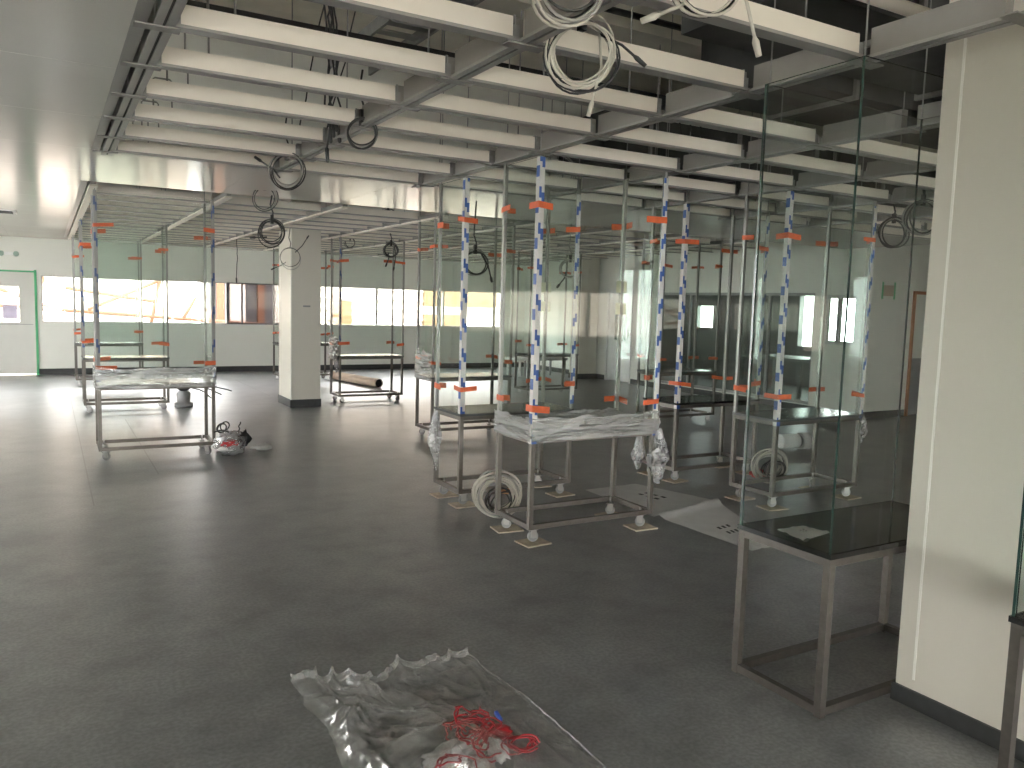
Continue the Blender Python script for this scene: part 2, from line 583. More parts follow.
# doors -------------------------------------------------------------------
# far left door with its green masking tape
d = bpy.data.objects.new('door_1', None); COL.objects.link(d); d['kind'] = 'structure'
d.location = (-1.17, YW, 0)
leaf = MB()
W = 0.97
leaf.box(0.03, W - .03, .03, .075, 0.025, 1.03, M_door)
leaf.box(0.03, W - .03, .03, .075, 1.72, 1.97, M_door)
leaf.box(0.03, .26, .03, .075, 1.03, 1.72, M_door)
leaf.box(.70, W - .03, .03, .075, 1.03, 1.72, M_door)
leaf.box(0.05, W - .05, .024, .03, .985, .995, M_grey)
leaf.build('leaf', d)
f = MB()
f.box(-.03, .03, -.02, .12, 0, 2.0, M_door); f.box(W - .03, W + .03, -.02, .12, 0, 2.0, M_door)
f.box(-.03, W + .03, -.02, .12, 1.97, 2.04, M_door)
f.build('door_frame', d)
MB().box(.26, .70, .05, .056, 1.03, 1.72, M_winglass).build('pane', d)
MB().box(.42, .66, .045, .049, 1.10, 1.36, M_purple).build('notice', d)
t = MB()
t.box(W - .012, W + .03, -.024, -.02, 0.0, 2.05, M_green)
t.box(-.03, W + .03, -.024, -.02, 2.0, 2.03, M_green)
t.build('green_tape', d)
# white door with a square glazed light in the right wall
d = bpy.data.objects.new('door_2', None); COL.objects.link(d); d['kind'] = 'structure'
d.location = (XR, 13.75, 0)
leaf = MB()
leaf.box(.02, .065, .04, .86, .02, .93, M_white); leaf.box(.02, .065, .04, .86, 1.62, 1.98, M_white)
leaf.box(.02, .065, .04, .24, .93, 1.62, M_white); leaf.box(.02, .065, .66, .86, .93, 1.62, M_white)
leaf.build('leaf', d)
f = MB()
f.box(-.02, .10, 0, .04, 0, 2.02, M_white); f.box(-.02, .10, .86, .90, 0, 2.02, M_white); f.box(-.02, .10, 0, .9, 1.98, 2.02, M_white)
f.build('door_frame', d)
MB().box(.035, .042, .24, .66, .93, 1.62, M_partglass).build('pane', d)
MB().box(-.02, .02, .10, .13, .98, 1.12, M_steel).build('door_handle', d)
# orange framed doorway in the side wall
d = bpy.data.objects.new('door_3', None); COL.objects.link(d); d['kind'] = 'structure'
d.location = (12.2, 8.1, 0)
f = MB()
f.box(0, .05, -.03, .12, 0, 2.05, M_rust); f.box(.85, .90, -.03, .12, 0, 2.05, M_rust); f.box(0, .9, -.03, .12, 2.0, 2.05, M_rust)
f.build('door_frame', d)
l = MB(); l.box(.05, .85, .03, .075, .01, .95, M_grey); l.box(.05, .85, .03, .075, .95, 2.0, M_wall)
l.build('leaf', d)


# columns -----------------------------------------------------------------
def column(name, x0, x1, y0, y1, z1=ZS):
    root = bpy.data.objects.new(name, None); COL.objects.link(root); root['kind'] = 'structure'
    root.location = (x0, y0, 0)
    w, dp = x1 - x0, y1 - y0
    mb = MB(); mb.box(0, w, 0, dp, 0.0, z1, M_column)
    mb.build('panel', root)
    b = MB()
    b.box(-.004, .0, dp - .085, dp - .075, .12, z1, M_bead)
    b.box(-.006, .012, -.006, .012, .12, z1, M_bead)
    b.build('joint_bead', root)
    s = MB(); s.box(-.012, w + .012, -.012, dp + .012, 0, .12 if y0 > 5 else .075, M_skirt)
    s.build('skirting', root)
    return root


c1 = column('trim_3', 3.13, 3.62, 1.40, 2.02)
c2 = column('trim_4', 3.15, 3.60, 12.06, 12.78)
MB().box(.18, .29, -.006, -.002, 1.52, 1.545, M_grey).build('name_plate', c2)
column('trim_5', 10.40, 10.90, 14.95, 15.30)

# ------------------------------------------------------------------ above the grid
tag(MB().box(0.4, 4.4, 5.05, 5.17, 3.24, 3.32, M_black).build('cable_trunking'),
    'thick black trunking running across the ceiling void above the battens', 'trunking')
tag(MB().tube([(0.8, 4.35, 3.55), (4.0, 4.35, 3.55)], .022, M_cableb, 8).build('conduit'),
    'thin dark pipe high in the ceiling void behind the trunking', 'pipe')
tr = MB()
for k in range(14):
    tr.box(1.92, 2.22, 3.2 + .2 * k, 3.28 + .2 * k, 3.42, 3.435, M_galv)
tr.box(1.90, 1.92, 3.1, 6.2, 3.40, 3.48, M_galv); tr.box(2.22, 2.24, 3.1, 6.2, 3.40, 3.48, M_galv)
tag(tr.build('cable_tray'), 'slotted grey cable tray high above the left beam', 'cable tray')


def duct(name, x0, x1, y0, y1, z0, z1, label, m=M_duct, step=1.2):
    r = thing(name, label, 'duct', ((x0 + x1) / 2, (y0 + y1) / 2, z0))
    hx, hy, h = (x1 - x0) / 2, (y1 - y0) / 2, z1 - z0
    MB().box(-hx, hx, -hy, hy, 0, h, m).build('casing', r)
    along_x = hx > hy
    k = -int((hx if along_x else hy) / step)
    while k * step < (hx if along_x else hy):
        p = k * step
        fl = MB()
        if along_x:
            fl.box(p - .015, p + .015, -hy - .03, hy + .03, -.03, h + .03, M_galv)
        else:
            fl.box(-hx - .03, hx + .03, p - .015, p + .015, -.03, h + .03, M_galv)
        fl.build('flange', r)
        k += 1
    return r


duct('air_duct', 2.95, 9.5, 2.62, 3.4, 3.10, 3.55, 'wide black duct above the middle of the near grid')
duct('air_duct', 4.12, 10.4, 3.78, 4.52, 3.15, 3.58, 'broad black duct between the first duct and the rear one')
duct('air_duct', 4.6, 10.5, 6.32, 7.1, 3.05, 3.5, 'long black duct farthest back in the near grid, over the right enclosures')
duct('air_duct', 0.8, 10.0, 8.60, 9.70, 2.86, 3.3, 'dark box added above the start of the far grid to blacken its gap', M_duct)  # shade of the open void, put in as a black box
p = onz(905, 8, 3.0)
tag(MB().tube([(p.x - .9, p.y, 3.0), (p.x + 1.6, p.y, 3.0)], .03, M_batten, 10).build('pale_pipe'), 'pale pipe high above the end of the third beam, top right', 'pipe')
# downstand beams of the slab
c = MB()
for y in (1.4, 4.9, 8.4, 11.9, 15.4):
    c.box(0.3, XR, y - .17, y + .17, 3.62, ZS, M_slab)
struct(c.build('ceiling_ribs'))
struct(box('wall_void', 0.3, XR, 7.35, 7.5, ZC + .05, ZS, M_wall))

# ------------------------------------------------------------------ suspended grids
XB = [0.40, 1.61, 2.82, 4.03, 5.24, 6.45, 7.66, 8.87, 10.08]
RN = [6.46, 5.84, 5.19, 4.57, 3.95, 3.36, 2.76, 2.16, 1.56, 0.96]


def beam_mesh(y0, y1, rows):
    mb = MB()
    mb.box(-.037, -.006, y0, y1, 2.640, 2.652, M_flange)
    mb.box(.006, .037, y0, y1, 2.640, 2.652, M_flange)
    mb.box(-.006, .006, y0, y1, 2.647, 2.652, M_black)
    ys = [y0] + sorted(rows) + [y1]
    for a, b in zip(ys[:-1], ys[1:]):
        if b - a > .12:
            mb.box(-.024, .024, a + .045, b - .045, 2.652, 2.755, M_beam)
    return mb


body = MB().box(0, 1.09, -.022, .022, .012, .088, M_batten).mesh('batten_body')
flange = MB().box(-.03, 1.12, -.032, .032, 0, .012, M_flange).mesh('batten_flange')
br = MB()
br.box(-.03, -.004, -.020, .020, .012, .06, M_galv); br.box(-.03, .0, -.02, -.014, .012, .085, M_galv)
br.tube([(-.017, 0, .06), (-.017, 0, .10)], .006, M_galv, 6)
bracket = br.mesh('bracket')
cl = MB()
cl.tube([(.10, 0, .085), (.10, 0, .24), (.11, 0, .25), (.19, 0, .25), (.20, 0, .24), (.20, 0, .085)], .005, M_alu, 6)
clip = cl.mesh('wire_clip')


def batten(x, y, label, group, near=True, first=False):
    r = thing('ceiling_batten', label, 'ceiling batten', (x + .06, y, 2.645), 0, group)
    for nm, me, off in (('body', body, 0), ('flange', flange, 0)):
        o = bpy.data.objects.new(nm, me); COL.objects.link(o); o.parent = r
    if near:
        o = bpy.data.objects.new('bracket', bracket); COL.objects.link(o); o.parent = r
        o = bpy.data.objects.new('bracket', bracket); COL.objects.link(o); o.parent = r
        o.location = (1.09, 0, 0); o.rotation_euler = (0, 0, PI)
        if first:
            o = bpy.data.objects.new('wire_clip', clip); COL.objects.link(o); o.parent = r
    return r


rod = MB().tube([(0, 0, 0), (0, 0, ZS - 2.75)], .0045, M_galv, 6).mesh('hanger_rod')
plate = MB().box(-.085, .085, -.03, .03, 0, .006, M_beam).mesh('cross_plate')
plate_edge = MB().box(-.10, .06, -.03, .03, 0, .006, M_beam).mesh('cross_plate')
BAY = ['beside the white ceiling edge', 'between first and second beams', 'between second and third beams',
       'between third and fourth beams', 'between fourth and fifth beams', 'between fifth and sixth beams',
       'between sixth and seventh beams', 'past the seventh beam']
for i, x in enumerate(XB[:7]):
    lab = 'grey slotted edge rail along the white ceiling' if i == 0 else f'grey ceiling beam of the near grid, {ORD[i-1]} from the white ceiling edge'
    r = thing('ceiling_beam', lab, 'ceiling beam', (x, 3.5, 0), 0, 'beams of the near grid')
    o = beam_mesh(-2.9, 3.14, [y - 3.5 for y in RN]).build('rail', r)
    for y in RN:
        if in_view((x, y, 2.64), 10):
            q = bpy.data.objects.new('cross_plate', plate if i else plate_edge); COL.objects.link(q); q.parent = r
            q.location = (0, y - 3.5, 2.634)
    for k, y in enumerate(RN[1::2]):
        if in_view((x, y + .3, 3.0), 10):
            q = bpy.data.objects.new('hanger_rod', rod); COL.objects.link(q); q.parent = r
            q.location = (0, y + .3 - 3.5, 2.75)
for k, y in enumerate(RN):
    for i, x in enumerate(XB[:8]):
        if any(in_view((x + a, y, 2.69), 6) for a in (.1, .4, .7, 1.05)):
            if i >= 2 and y in (2.76, 2.16):      # these bays stand open
                continue
            batten(x, y, f'white batten, {ORD[k]} row before the white ceiling strip, {BAY[i]}',
                   'white battens of the near grid', True, i == 0)
RF = [9.28 + .605 * k for k in range(14)]
for i, x in enumerate(XB[:8]):
    lab = 'pale edge rail of the far grid along the white ceiling' if i == 0 else f'pale ceiling beam of the far grid, {ORD[i-1]} from the white ceiling edge'
    r = thing('ceiling_beam', lab, 'ceiling beam', (x, 13.5, 0), 0, 'beams of the far grid')
    mb = MB()
    mb.box(-.035, .035, -4.95, 4.03, 2.635, 2.652, M_batten)  # lit edge of the beam put into the colour as white
    mb.box(-.022, .022, -4.95, 4.03, 2.652, 2.70, M_beam)
    mb.build('rail', r)
for k, y in enumerate(RF):
    for i, x in enumerate(XB[:8]):
        batten(x, y, f'white batten, {ORD[k]} row past the white ceiling strip, {BAY[i]}',
               'white battens of the far grid', False)

# ------------------------------------------------------------------ glass enclosures
CW, CD = 1.09, 0.49       # width and depth over the posts
ZT_STD, ZTOP = 0.735, 2.62    # top of the steel table, top of the glass
T = .033

P = {}


def proto():
    g = MB(); g.box(0, T, 0, T, 0, 1.0, M_steel); P['leg'] = g.mesh('leg')
    g = MB()
    g.box(-.030, .030, -.030, .030, .085, .092, M_fork)
    g.box(-.022, -.017, -.022, .02, .03, .085, M_fork); g.box(.017, .022, -.022, .02, .03, .085, M_fork)
    g.tube([(0, 0, .09), (0, 0, .14)], .008, M_fork, 8)
    P['fork'] = g.mesh('fork')
    g = MB()
    pr = [(-.014, .034), (-.010, .0385), (.010, .0385), (.014, .034)]
    g.tube([(a, 0, 0.038) for a, b in pr], [b for a, b in pr], M_wheel, 14)
    g.tube([(-.0165, 0, .038), (.0165, 0, .038)], .014, M_fork, 8)
    P['wheel'] = g.mesh('wheel')
    for nm, l in (('rail_long', CW - 2 * T), ('rail_short', CD - 2 * T)):
        g = MB()
        if nm == 'rail_long':
            g.box(0, l, 0, .032, 0, .034, M_steel)
        else:
            g.box(0, .032, 0, l, 0, .034, M_steel)
        P[nm] = g.mesh(nm)
    g = MB(); g.box(0, .026, 0, .026, 0, ZTOP - .755, M_alu); P['post'] = g.mesh('corner_post')
    for frameless in (0, 1):
        e = .0 if frameless else .024
        z0 = .692 if frameless else .755
        g = MB(); g.box(e, CW - e, 0, .010, 0, ZTOP - z0 - .004, M_glass, M_edge, 1); P['pane_x', frameless] = g.mesh('pane_wide')
        e2 = .011 if frameless else .024
        g = MB(); g.box(0, .010, e2, CD - e2, 0, ZTOP - z0 - .004, M_glass, M_edge, 0); P['pane_y', frameless] = g.mesh('pane_side')
    for top, m in (('black', M_worktop), ('grey', M_greytop)):
        g = MB(); g.box(-.006, CW + .006, -.006, CD + .006, 0, .02, m); P['top', top] = g.mesh('worktop')
    g = MB()
    g.box(-.0025, .042, -.0025, 0, 0, 1.0, M_guard); g.box(-.0025, 0, 0, .042, 0, 1.0, M_guard)
    P['rodc'] = MB().tube([(0, 0, 0), (0, 0, ZS - ZTOP)], .004, M_galv, 6).mesh('hanger_rod')


proto()


def guard_mesh(l, m, w):
    g = MB()
    g.box(-.003, w, -.003, 0, 0, l, m); g.box(-.003, 0, 0, w, 0, l, m)
    return g.mesh('corner_guard')


def film_side(l, h, seed, axis, amp=.006, m=None):
    """a length of wrapped film standing against a pane, folded and puckered"""
    g = MB()

    def fn(u, v):
        n_ = noise.noise(Vector((u * 3 + seed, v * 11, seed))) + .5 * noise.noise(Vector((u * 9, v * 24 + seed, 3)))
        top = h * (1 + .16 * noise.noise(Vector((u * 7, seed, 1))))
        off = amp * n_
        return (u * l, -.014 - abs(off), v * top) if axis == 'x' else (-.014 - abs(off), u * l, v * top)
    g.grid(fn, 44, 14, m or M_wrap)
    return g


def enclosure(x, y, label, top='grey', frameless=False, guards=(), castors=True, wrap=0.0, topfilm=False,
              rods=True, tapes=True, seed=0, foot=.10, tape_gap=(), lower=.945, faded=False):
    ZT = .672 if frameless else ZT_STD
    rt = thing('glass_enclosure', label, 'glass enclosure', (x, y, 0), 0, 'tall glass enclosures on steel stands')

    def put(nm, me, loc, sz=None, rz=0):
        o = bpy.data.objects.new(nm, me); COL.objects.link(o); o.parent = rt; o.location = loc
        if sz:
            o.scale = sz
        o.rotation_euler = (0, 0, rz)
        return o
    z0 = foot if castors else 0.004
    for sx, sy in ((0, 0), (1, 0), (1, 1), (0, 1)):
        put('leg', P['leg'], (sx * (CW - T), sy * (CD - T), z0), (1, 1, ZT - z0))
        if castors:
            cx, cy = (.07 if sx == 0 else CW - .07), (.06 if sy == 0 else CD - .06)
            fk = put('castor', P['fork'], (cx, cy, 0), (1, 1, 1), random.uniform(.7, 1.9))
            w = bpy.data.objects.new('wheel', P['wheel']); COL.objects.link(w); w.parent = fk
    zr = z0 + .0 if castors else .012
    for nm, z in (('bottom_rail', zr), ('top_rail', ZT - .034)):
        put(nm, P['rail_long'], (T, .002, z)); put(nm, P['rail_long'], (T, CD - .034, z))
        put(nm, P['rail_short'], (.002, T, z)); put(nm, P['rail_short'], (CW - .034, T, z))
    put('worktop', P['top', top], (0, 0, ZT))
    zp = ZT + .02
    fl = 1 if frameless else 0
    put('glass_pane', P['pane_x', fl], (0, .0 if fl else .010, zp)); put('glass_pane', P['pane_x', fl], (0, CD - (.010 if fl else .020), zp))
    put('glass_pane', P['pane_y', fl], (.0 if fl else .010, 0, zp)); put('glass_pane', P['pane_y', fl], (CW - (.010 if fl else .020), 0, zp))
    CN = ((0, 0), (1, 0), (1, 1), (0, 1))
    if not frameless:
        for k, (sx, sy) in enumerate(CN):
            put('corner_post', P['post'], (sx * (CW - .026), sy * (CD - .026), zp))
    for k, (sx, sy) in enumerate(CN):
        if rods:
            put('hanger_rod', P['rodc'], (.015 + sx * (CW - .03), .015 + sy * (CD - .03), ZTOP - .002),
                (1, 1, .16 if 8 < y < 9.4 else 1))
    for k, zb in guards:
        sx, sy = CN[k]
        o = put('corner_guard', guard_mesh(ZTOP - zb - .01 - .03 * k, M_guardf if faded else M_guard, .030 if faded else .038), (sx * CW, sy * CD, zb), (1 if sx == 0 else -1, 1 if sy == 0 else -1, 1))
        o['label'] = ('grey' if faded else 'white') + ' corner guard strip printed with blue blocks'
    if tapes:
        rnd = random.Random(seed)
        for k, (sx, sy) in enumerate(CN):
            for zc in (lower, 2.28):
                if (k, zc > 1.5) in tape_gap:
                    continue
                zz = zc + rnd.uniform(-.03, .03)
                la, lb = rnd.uniform(.10, .19), rnd.uniform(.07, .15)
                h = rnd.uniform(.017, .024)
                tl1, tl2 = rnd.uniform(-.03, .03), rnd.uniform(-.05, .05)
                mb = MB()
                dx, dy = (1 if sx == 0 else -1), (1 if sy == 0 else -1)
                ex, ey = -dx * .0055, -dy * .0055
                # the strip turns the corner: one leg along x, one along y
                for q in (0, 1):
                    if q == 0:
                        pts = [(ex, ey, -h), (dx * la, ey, -h + tl1 * la * 4), (dx * la, ey, h + tl1 * la * 4), (ex, ey, h)]
                        nrm = Vector((0, dy * .0018, 0))
                    else:
                        pts = [(ex, ey, -h), (ex, dy * lb, -h + tl2 * lb * 3), (ex, dy * lb, h + tl2 * lb * 3), (ex, ey, h)]
                        nrm = Vector((dx * .0018, 0, 0))
                    inner = [Vector(p) + nrm for p in pts]
                    mb.face(pts, M_tape); mb.face(list(reversed(inner)), M_tape)
                    for a in range(4):
                        b_ = (a + 1) % 4
                        mb.face([pts[a], inner[a], inner[b_], pts[b_]], M_tape)
                o = mb.build('tape_strip', rt, (sx * CW, sy * CD, zz))
    if wrap:
        z1 = ZT - .02
        film_side(CW + .02, wrap, seed + 1.3, 'x').build('film_wrap', rt, (-.01, -.002, z1))
        film_side(CD + .02, wrap, seed + 5.1, 'y').build('film_wrap', rt, (-.002, -.01, z1))
    if topfilm:
        g = MB()

        def fn(u, v):
            a = abs(noise.noise(Vector((u * 2.6, v * 7, seed))))
            b = abs(noise.noise(Vector((u * 6 + v, v * 17, 2.2))))
            c_ = noise.noise(Vector((u * 22, v * 34, 5)))
            return (.03 + u * (CW - .06) + .012 * c_, .03 + v * (CD - .06), .006 + .035 * a + .03 * b + .012 * abs(c_) + .016 * abs(noise.noise(Vector((u * 9, v * 55, 8)))) + .06 * v * v)
        g.grid(fn, 90, 90, M_filmtop)
        g.build('film_sheet', rt, (0, 0, zp))
    return rt


YA = 8.70
A1 = enclosure(0.40, YA, 'glass enclosure nearest the door on the left, film round its base, castors on bare floor', 'grey', guards=((0, .78), (1, .78)), wrap=.21, seed=1, faded=True)
A2 = enclosure(0.40, 12.35, 'glass enclosure standing directly behind the nearest one of the left row', 'grey', guards=((0, .9),), wrap=.0, seed=2, faded=True)
A3 = enclosure(0.40, 15.95, 'farthest glass enclosure of the left row, closest to the far windows', 'grey', wrap=.0, seed=3)
K2 = enclosure(3.95, YA, 'glass enclosure in the middle distance, film on its left side, behind the two padded ones', 'grey', wrap=.0, seed=4)
B1 = enclosure(3.99, 12.35, 'glass enclosure just right of the white column with a cardboard tube behind it', 'grey', guards=((0, 1.0),), seed=5, faded=True)
B2 = enclosure(3.93, 15.95, 'glass enclosure half hidden behind the white column by the far windows', 'grey', seed=6)
C3 = enclosure(7.45, YA, 'distant glass enclosure seen between two nearer ones, right of the centre', 'grey', seed=7)
C4 = enclosure(7.50, 12.35, 'distant glass enclosure in front of the low tables by the far wall', 'grey', seed=8)
Dd = enclosure(2.82, 4.57, 'central glass enclosure with crumpled clear film over its table and blue printed corners', 'grey',
               guards=((0, .70), (1, .70)), topfilm=True, wrap=.16, seed=9)
Cc = enclosure(2.84, 5.70, 'glass enclosure directly behind the central film covered one, grey table', 'grey',
               guards=((0, .74), (1, .80)), seed=10)
Ff = enclosure(5.19, 4.57, 'glass enclosure seen through the frameless one, printed corners, wheels on pads', 'grey',
               guards=((0, .70), (1, .72)), seed=11)
Ee = enclosure(5.13, 5.72, 'glass enclosure between the central one and the one behind the frameless glass', 'black',
               guards=((0, .70), (1, .80)), seed=12)
Gg = enclosure(2.68, 2.045, 'frameless glass enclosure with black worktop beside the near white column', 'black',
               frameless=True, castors=False, tapes=False, seed=13)
Hh = enclosure(2.68, 0.86, 'frameless glass enclosure cut off by the right edge, in front of the near column', 'black',
               frameless=True, castors=False, tapes=False, rods=False, seed=14)

# film hanging from corners
def hang_film(parent, loc, h, w, seed, m=M_film):
    g = MB()

    def fn(u, v):
        a = u * 2 * PI
        rr = w * (.25 + .75 * math.sin(min(1, v * 1.25) * PI * .62)) * (1 + .9 * noise.noise(Vector((math.cos(a) * 1.6, math.sin(a) * 1.6 + v * 4, seed))))
        rr *= (1 - .75 * max(0, v - .55) / .45)
        return (rr * math.cos(a) * .8, rr * math.sin(a) * .5, -v * h)
    g.grid(fn, 26, 22, m)
    return g.build('hanging_film', parent, loc)


hang_film(Dd, (CW + .02, -.01, ZT_STD + .02), .42, .10, 3.3)
hang_film(Dd, (CW - .12, .05, ZT_STD - .03), .26, .06, 8.3)
hang_film(Cc, (-.02, .42, ZT_STD + .0), .52, .06, 1.7)
hang_film(Ff, (CW + .01, .0, ZT_STD + .02), .26, .07, 6.1)
hang_film(B1, (-.02, .1, ZT_STD + .30), .55, .07, 2.9)
film_side(CD, .36, 9.9, 'y', .018).build('film_wrap', B1, (-.004, 0, ZT_STD - .05))
film_side(CD, .34, 7.7, 'y', .014).build('film_wrap', K2, (-.004, 0, ZT_STD - .02))
# cream notes on the rear right post of the central enclosure
for z in (1.63, 1.80):
    MB().box(-.05, .05, .0, .002, -.045, .045, M_yellow).build('paper_note', Dd, (CW - .02, CD - .024, z))
    MB().box(-.05, .05, .0, .002, -.045, .045, M_yellow).build('paper_note', Cc, (CW - .02, CD - .024, z))  # this pair stands in for the notes' reflection in the glass

# plywood pads under the castors
def pads(rt, who, corners=(0, 1, 2, 3)):
    nm = ['front left', 'front right', 'back right', 'back left']
    for k in corners:
        sx, sy = ((0, 0), (1, 0), (1, 1), (0, 1))[k]
        cx = rt.location.x + (.07 if sx == 0 else CW - .07)
        cy = rt.location.y + (.06 if sy == 0 else CD - .06)
        o = MB().box(-.10, .10, -.085, .085, 0, .009, M_ply).build('wooden_pad', None, (cx + .0, cy - .01, 0))
        o.rotation_euler = (0, 0, random.uniform(-.15, .15))
        tag(o, f'plywood pad under {nm[k]} castor of the {who}', 'wooden pad', 'plywood pads under castors')
    for ch in rt.children:      # the castors stand on the pads
        pass
    rt.location.z = .009


pads(Dd, 'central film covered enclosure')
pads(Cc, 'enclosure directly behind the central one')
pads(Ff, 'enclosure seen through the frameless glass')
pads(Ee, 'black topped enclosure on castors')
MB().box(-.10, .10, -.07, .07, 0, .002, M_paper).build('d')  # placeholder removed below
bpy.data.objects.remove(bpy.data.objects['d'])


# ------------------------------------------------------------------ cables
def loops(mb, c, r, turns, ax, ay, wr, mats_, seed, sq=.05, spread=.02, n=26, shrink=.14):
    """a hank of cable: several loose turns round a centre in the plane ax, ay"""
    ax, ay = Vector(ax).normalized(), Vector(ay).normalized()
    az = ax.cross(ay)
    c = Vector(c)
    rnd = random.Random(seed)
    for t_ in range(turns):
        dr = rnd.uniform(-shrink, .04) * r
        off = ax * rnd.uniform(-sq, sq) * r + ay * rnd.uniform(-sq, sq) * r * 1.3
        ph = rnd.uniform(0, 6.28)
        dz = rnd.uniform(-spread, spread)
        pts = []
        for i in range(n):
            a = 2 * PI * i / n
            rr = (r + dr) * (1 + .06 * math.sin(2 * a + ph))
            pts.append(c + off + ax * rr * math.cos(a) + ay * rr * math.sin(a) + az * (dz + .012 * math.sin(a + ph)))
        mb.tube(pts, wr, mats_[t_ % len(mats_)], 6, closed=True)


FX = Vector((0.866, -0.4995, 0))     # across the view
UP = Vector((0, 0, 1))


def hank(u, v, z, r, turns, wr, mats_, label, seed, ztop=2.95, tails=(), tie=True, plug=True, fx=FX):
    c = onz(u, v, z) if z else None
    return hank_at(c, r, turns, wr, mats_, label, seed, ztop, tails, tie, plug, fx)


def hank_at(c, r, turns, wr, mats_, label, seed, ztop=2.95, tails=(), tie=True, plug=True, fx=FX, group='cable hanks hanging from the grids'):
    c = Vector(c)
    rt = thing('cable_hank', label, 'cable', c, 0, group)
    g = MB()
    loops(g, (0, 0, 0), r, turns, fx, UP, wr * .8, mats_, seed, .075, .025, 28, .2)
    g.build('loops', rt)
    g = MB()
    top = Vector((0, 0, r))
    g.tube([top, top + Vector((.01, 0, .06)), top + Vector((-.015, .01, .14)), Vector((0.0, 0, ztop - c.z))], wr, mats_[0], 6)
    g.build('lead', rt)
    if tie:
        MB().box(-.014, .014, -.014, .014, r - .05, r + .04, M_cableb).build('tie', rt)
    for (dx, dz, m) in tails:
        e = fx * dx + UP * dz
        g = MB()
        s = fx * (r * .5) + UP * (r * .55) if dx > 0 else fx * (-r * .4) + UP * (-r * .4)
        mid = (s + e) / 2 + fx * .02
        g.tube([s, mid, e], wr, m, 6)
        d = (e - mid).normalized()
        g.tube([e, e + d * .015, e + d * .06], [wr, wr * 1.9, wr * 1.6], m, 8)
        g.build('plug', rt)
    return rt


hank(581, 54, 2.60, .135, 9, .0052, (M_cablew, M_cableb, M_cablew), 'thick hank of cream and black cable hanging from the second beam, top centre', 21,
     tails=((.20, .0, M_cableb), (.05, -.17, M_cablew)))
hank(570, -16, 2.66, .11, 6, .006, (M_cablew, M_cableb, M_cableg), 'hank of cable at the top edge, left of the thick cream one', 22)
hank(706, -18, 2.66, .11, 6, .006, (M_cablew, M_cableb), 'hank of cream cable cut by the top edge with two white plugs', 23,
     tails=((-.14, -.10, M_cablew), (.16, -.16, M_cablew)))
hank(287, 171, 2.55, .125, 5, .006, (M_cableb, M_cableg), 'round black cable hank hanging at the far end of the left beam', 24, tails=((-.18, .06, M_cableb),))
hank(362, 133, 2.60, .09, 6, .006, (M_cableb, M_cableg), 'small black cable hank beside the left beam, next to the junction of leads', 25)
hank(345, 70, 2.75, .0, 0, .004, (M_cableb,), 'x', 1) if False else None


def leads(name, label, pts_list, wr, m, ends=True):
    p0 = Vector(pts_list[0][-1])
    rt = thing(name, label, 'cable', p0, 0, 'loose leads hanging from the grids')
    for pts in pts_list:
        g = MB(); g.tube([Vector(p) - p0 for p in pts], wr, m, 6); g.build('lead', rt)
        if ends:
            e = Vector(pts[-1]) - p0
            g = MB(); g.tube([e + Vector((0, 0, .01)), e + Vector((0, 0, -.0)), e + Vector((.004, 0, -.07)), e + Vector((.004, 0, -.08))], [wr, .012, .012, .006], M_cableb, 8)
            g.build('plug', rt)
    return rt


def sag(a, b, s, n=8, w=0.0, seed=0):
    a, b = Vector(a), Vector(b)
    return [a.lerp(b, i / n) + Vector((w * noise.noise(Vector((i * .6, seed, 0))), w * noise.noise(Vector((seed, i * .6, 4))), -s * math.sin(PI * i / n))) for i in range(n + 1)]


p = onz(335, 150, 2.55)
leads('hanging_leads', 'bunch of black leads dropping beside the left beam with one plug hanging down',
      [sag(p + Vector((.02 * k - .06, .03 * k, 1.2)), p + Vector((.025 * k - .05, .02 * k, (.0, .12, .16, .2, .14)[k])), 0, 10, .06, k) for k in range(5)], .006, M_cableb)
p = onz(296, 140, 2.70)
leads('hanging_leads', 'pair of thin black leads rising into the void left of the leads bunch',
      [sag(p + Vector((.25, .1, 1.1)), p, 0, 8, .03, 3), sag(p + Vector((.5, .2, 1.1)), p + Vector((.25, .1, .12)), 0, 8, .03, 6)], .005, M_cableb, False)
p = ony(680, 145, 5.1)
leads('hanging_leads', 'short black and red flex loops under a batten right of the third beam',
      [sag(p + Vector((.1 * k, 0, .35)), p + Vector((.12 * k, 0, -.02 * k)), 0, 8, .05, k + 2) for k in range(3)], .008, M_cableb, False)
# hanks in the far grid
p = onz(272, 232, 2.30)
hank_at(p, .13, 4, .007, (M_cableb,), 'dark cable hank with a hanging plug in front of the white column, left one', 31, 2.66, tails=((-.16, -.06, M_cableb),))
p = onz(265, 198, 2.60)
hank_at(p, .12, 3, .006, (M_cableb, M_cableg), 'cable loop right under the edge of the ceiling strip, above the column', 32, 2.75)
p = ony(290, 258, 11.8)
hank_at(p, .15, 2, .006, (M_cableb, M_cableg), 'thin single loop of lead against the face of the white column', 33, 2.65, tails=((.24, .28, M_cableb), (-.22, -.15, M_cableb)), tie=False)
p = ony(391, 250, 11.6)
hank_at(p, .11, 4, .008, (M_cableb,), 'dark hank hanging in front of the enclosure right of the column', 34, 2.65, tails=((.05, -.25, M_cableb), (-.06, -.2, M_cableb)))
p = ony(388, 218, 10.6)
hank_at(p, .12, 3, .006, (M_cableb, M_cableg), 'wide dark loops at the near edge of the far grid, right of the column', 35, 2.66)
p = ony(350, 243, 13.5)
hank_at(p, .09, 3, .006, (M_cableb,), 'small dark hank in the far grid just right of the white column', 36, 2.64)
p = ony(237, 278, 13.5)
leads('hanging_leads', 'single thin lead hanging before the grey window left of the column', [sag(p + Vector((0, 0, .62)), p, 0, 8, .03, 9)], .006, M_cableb)
p = onz(893, 232, 2.42)
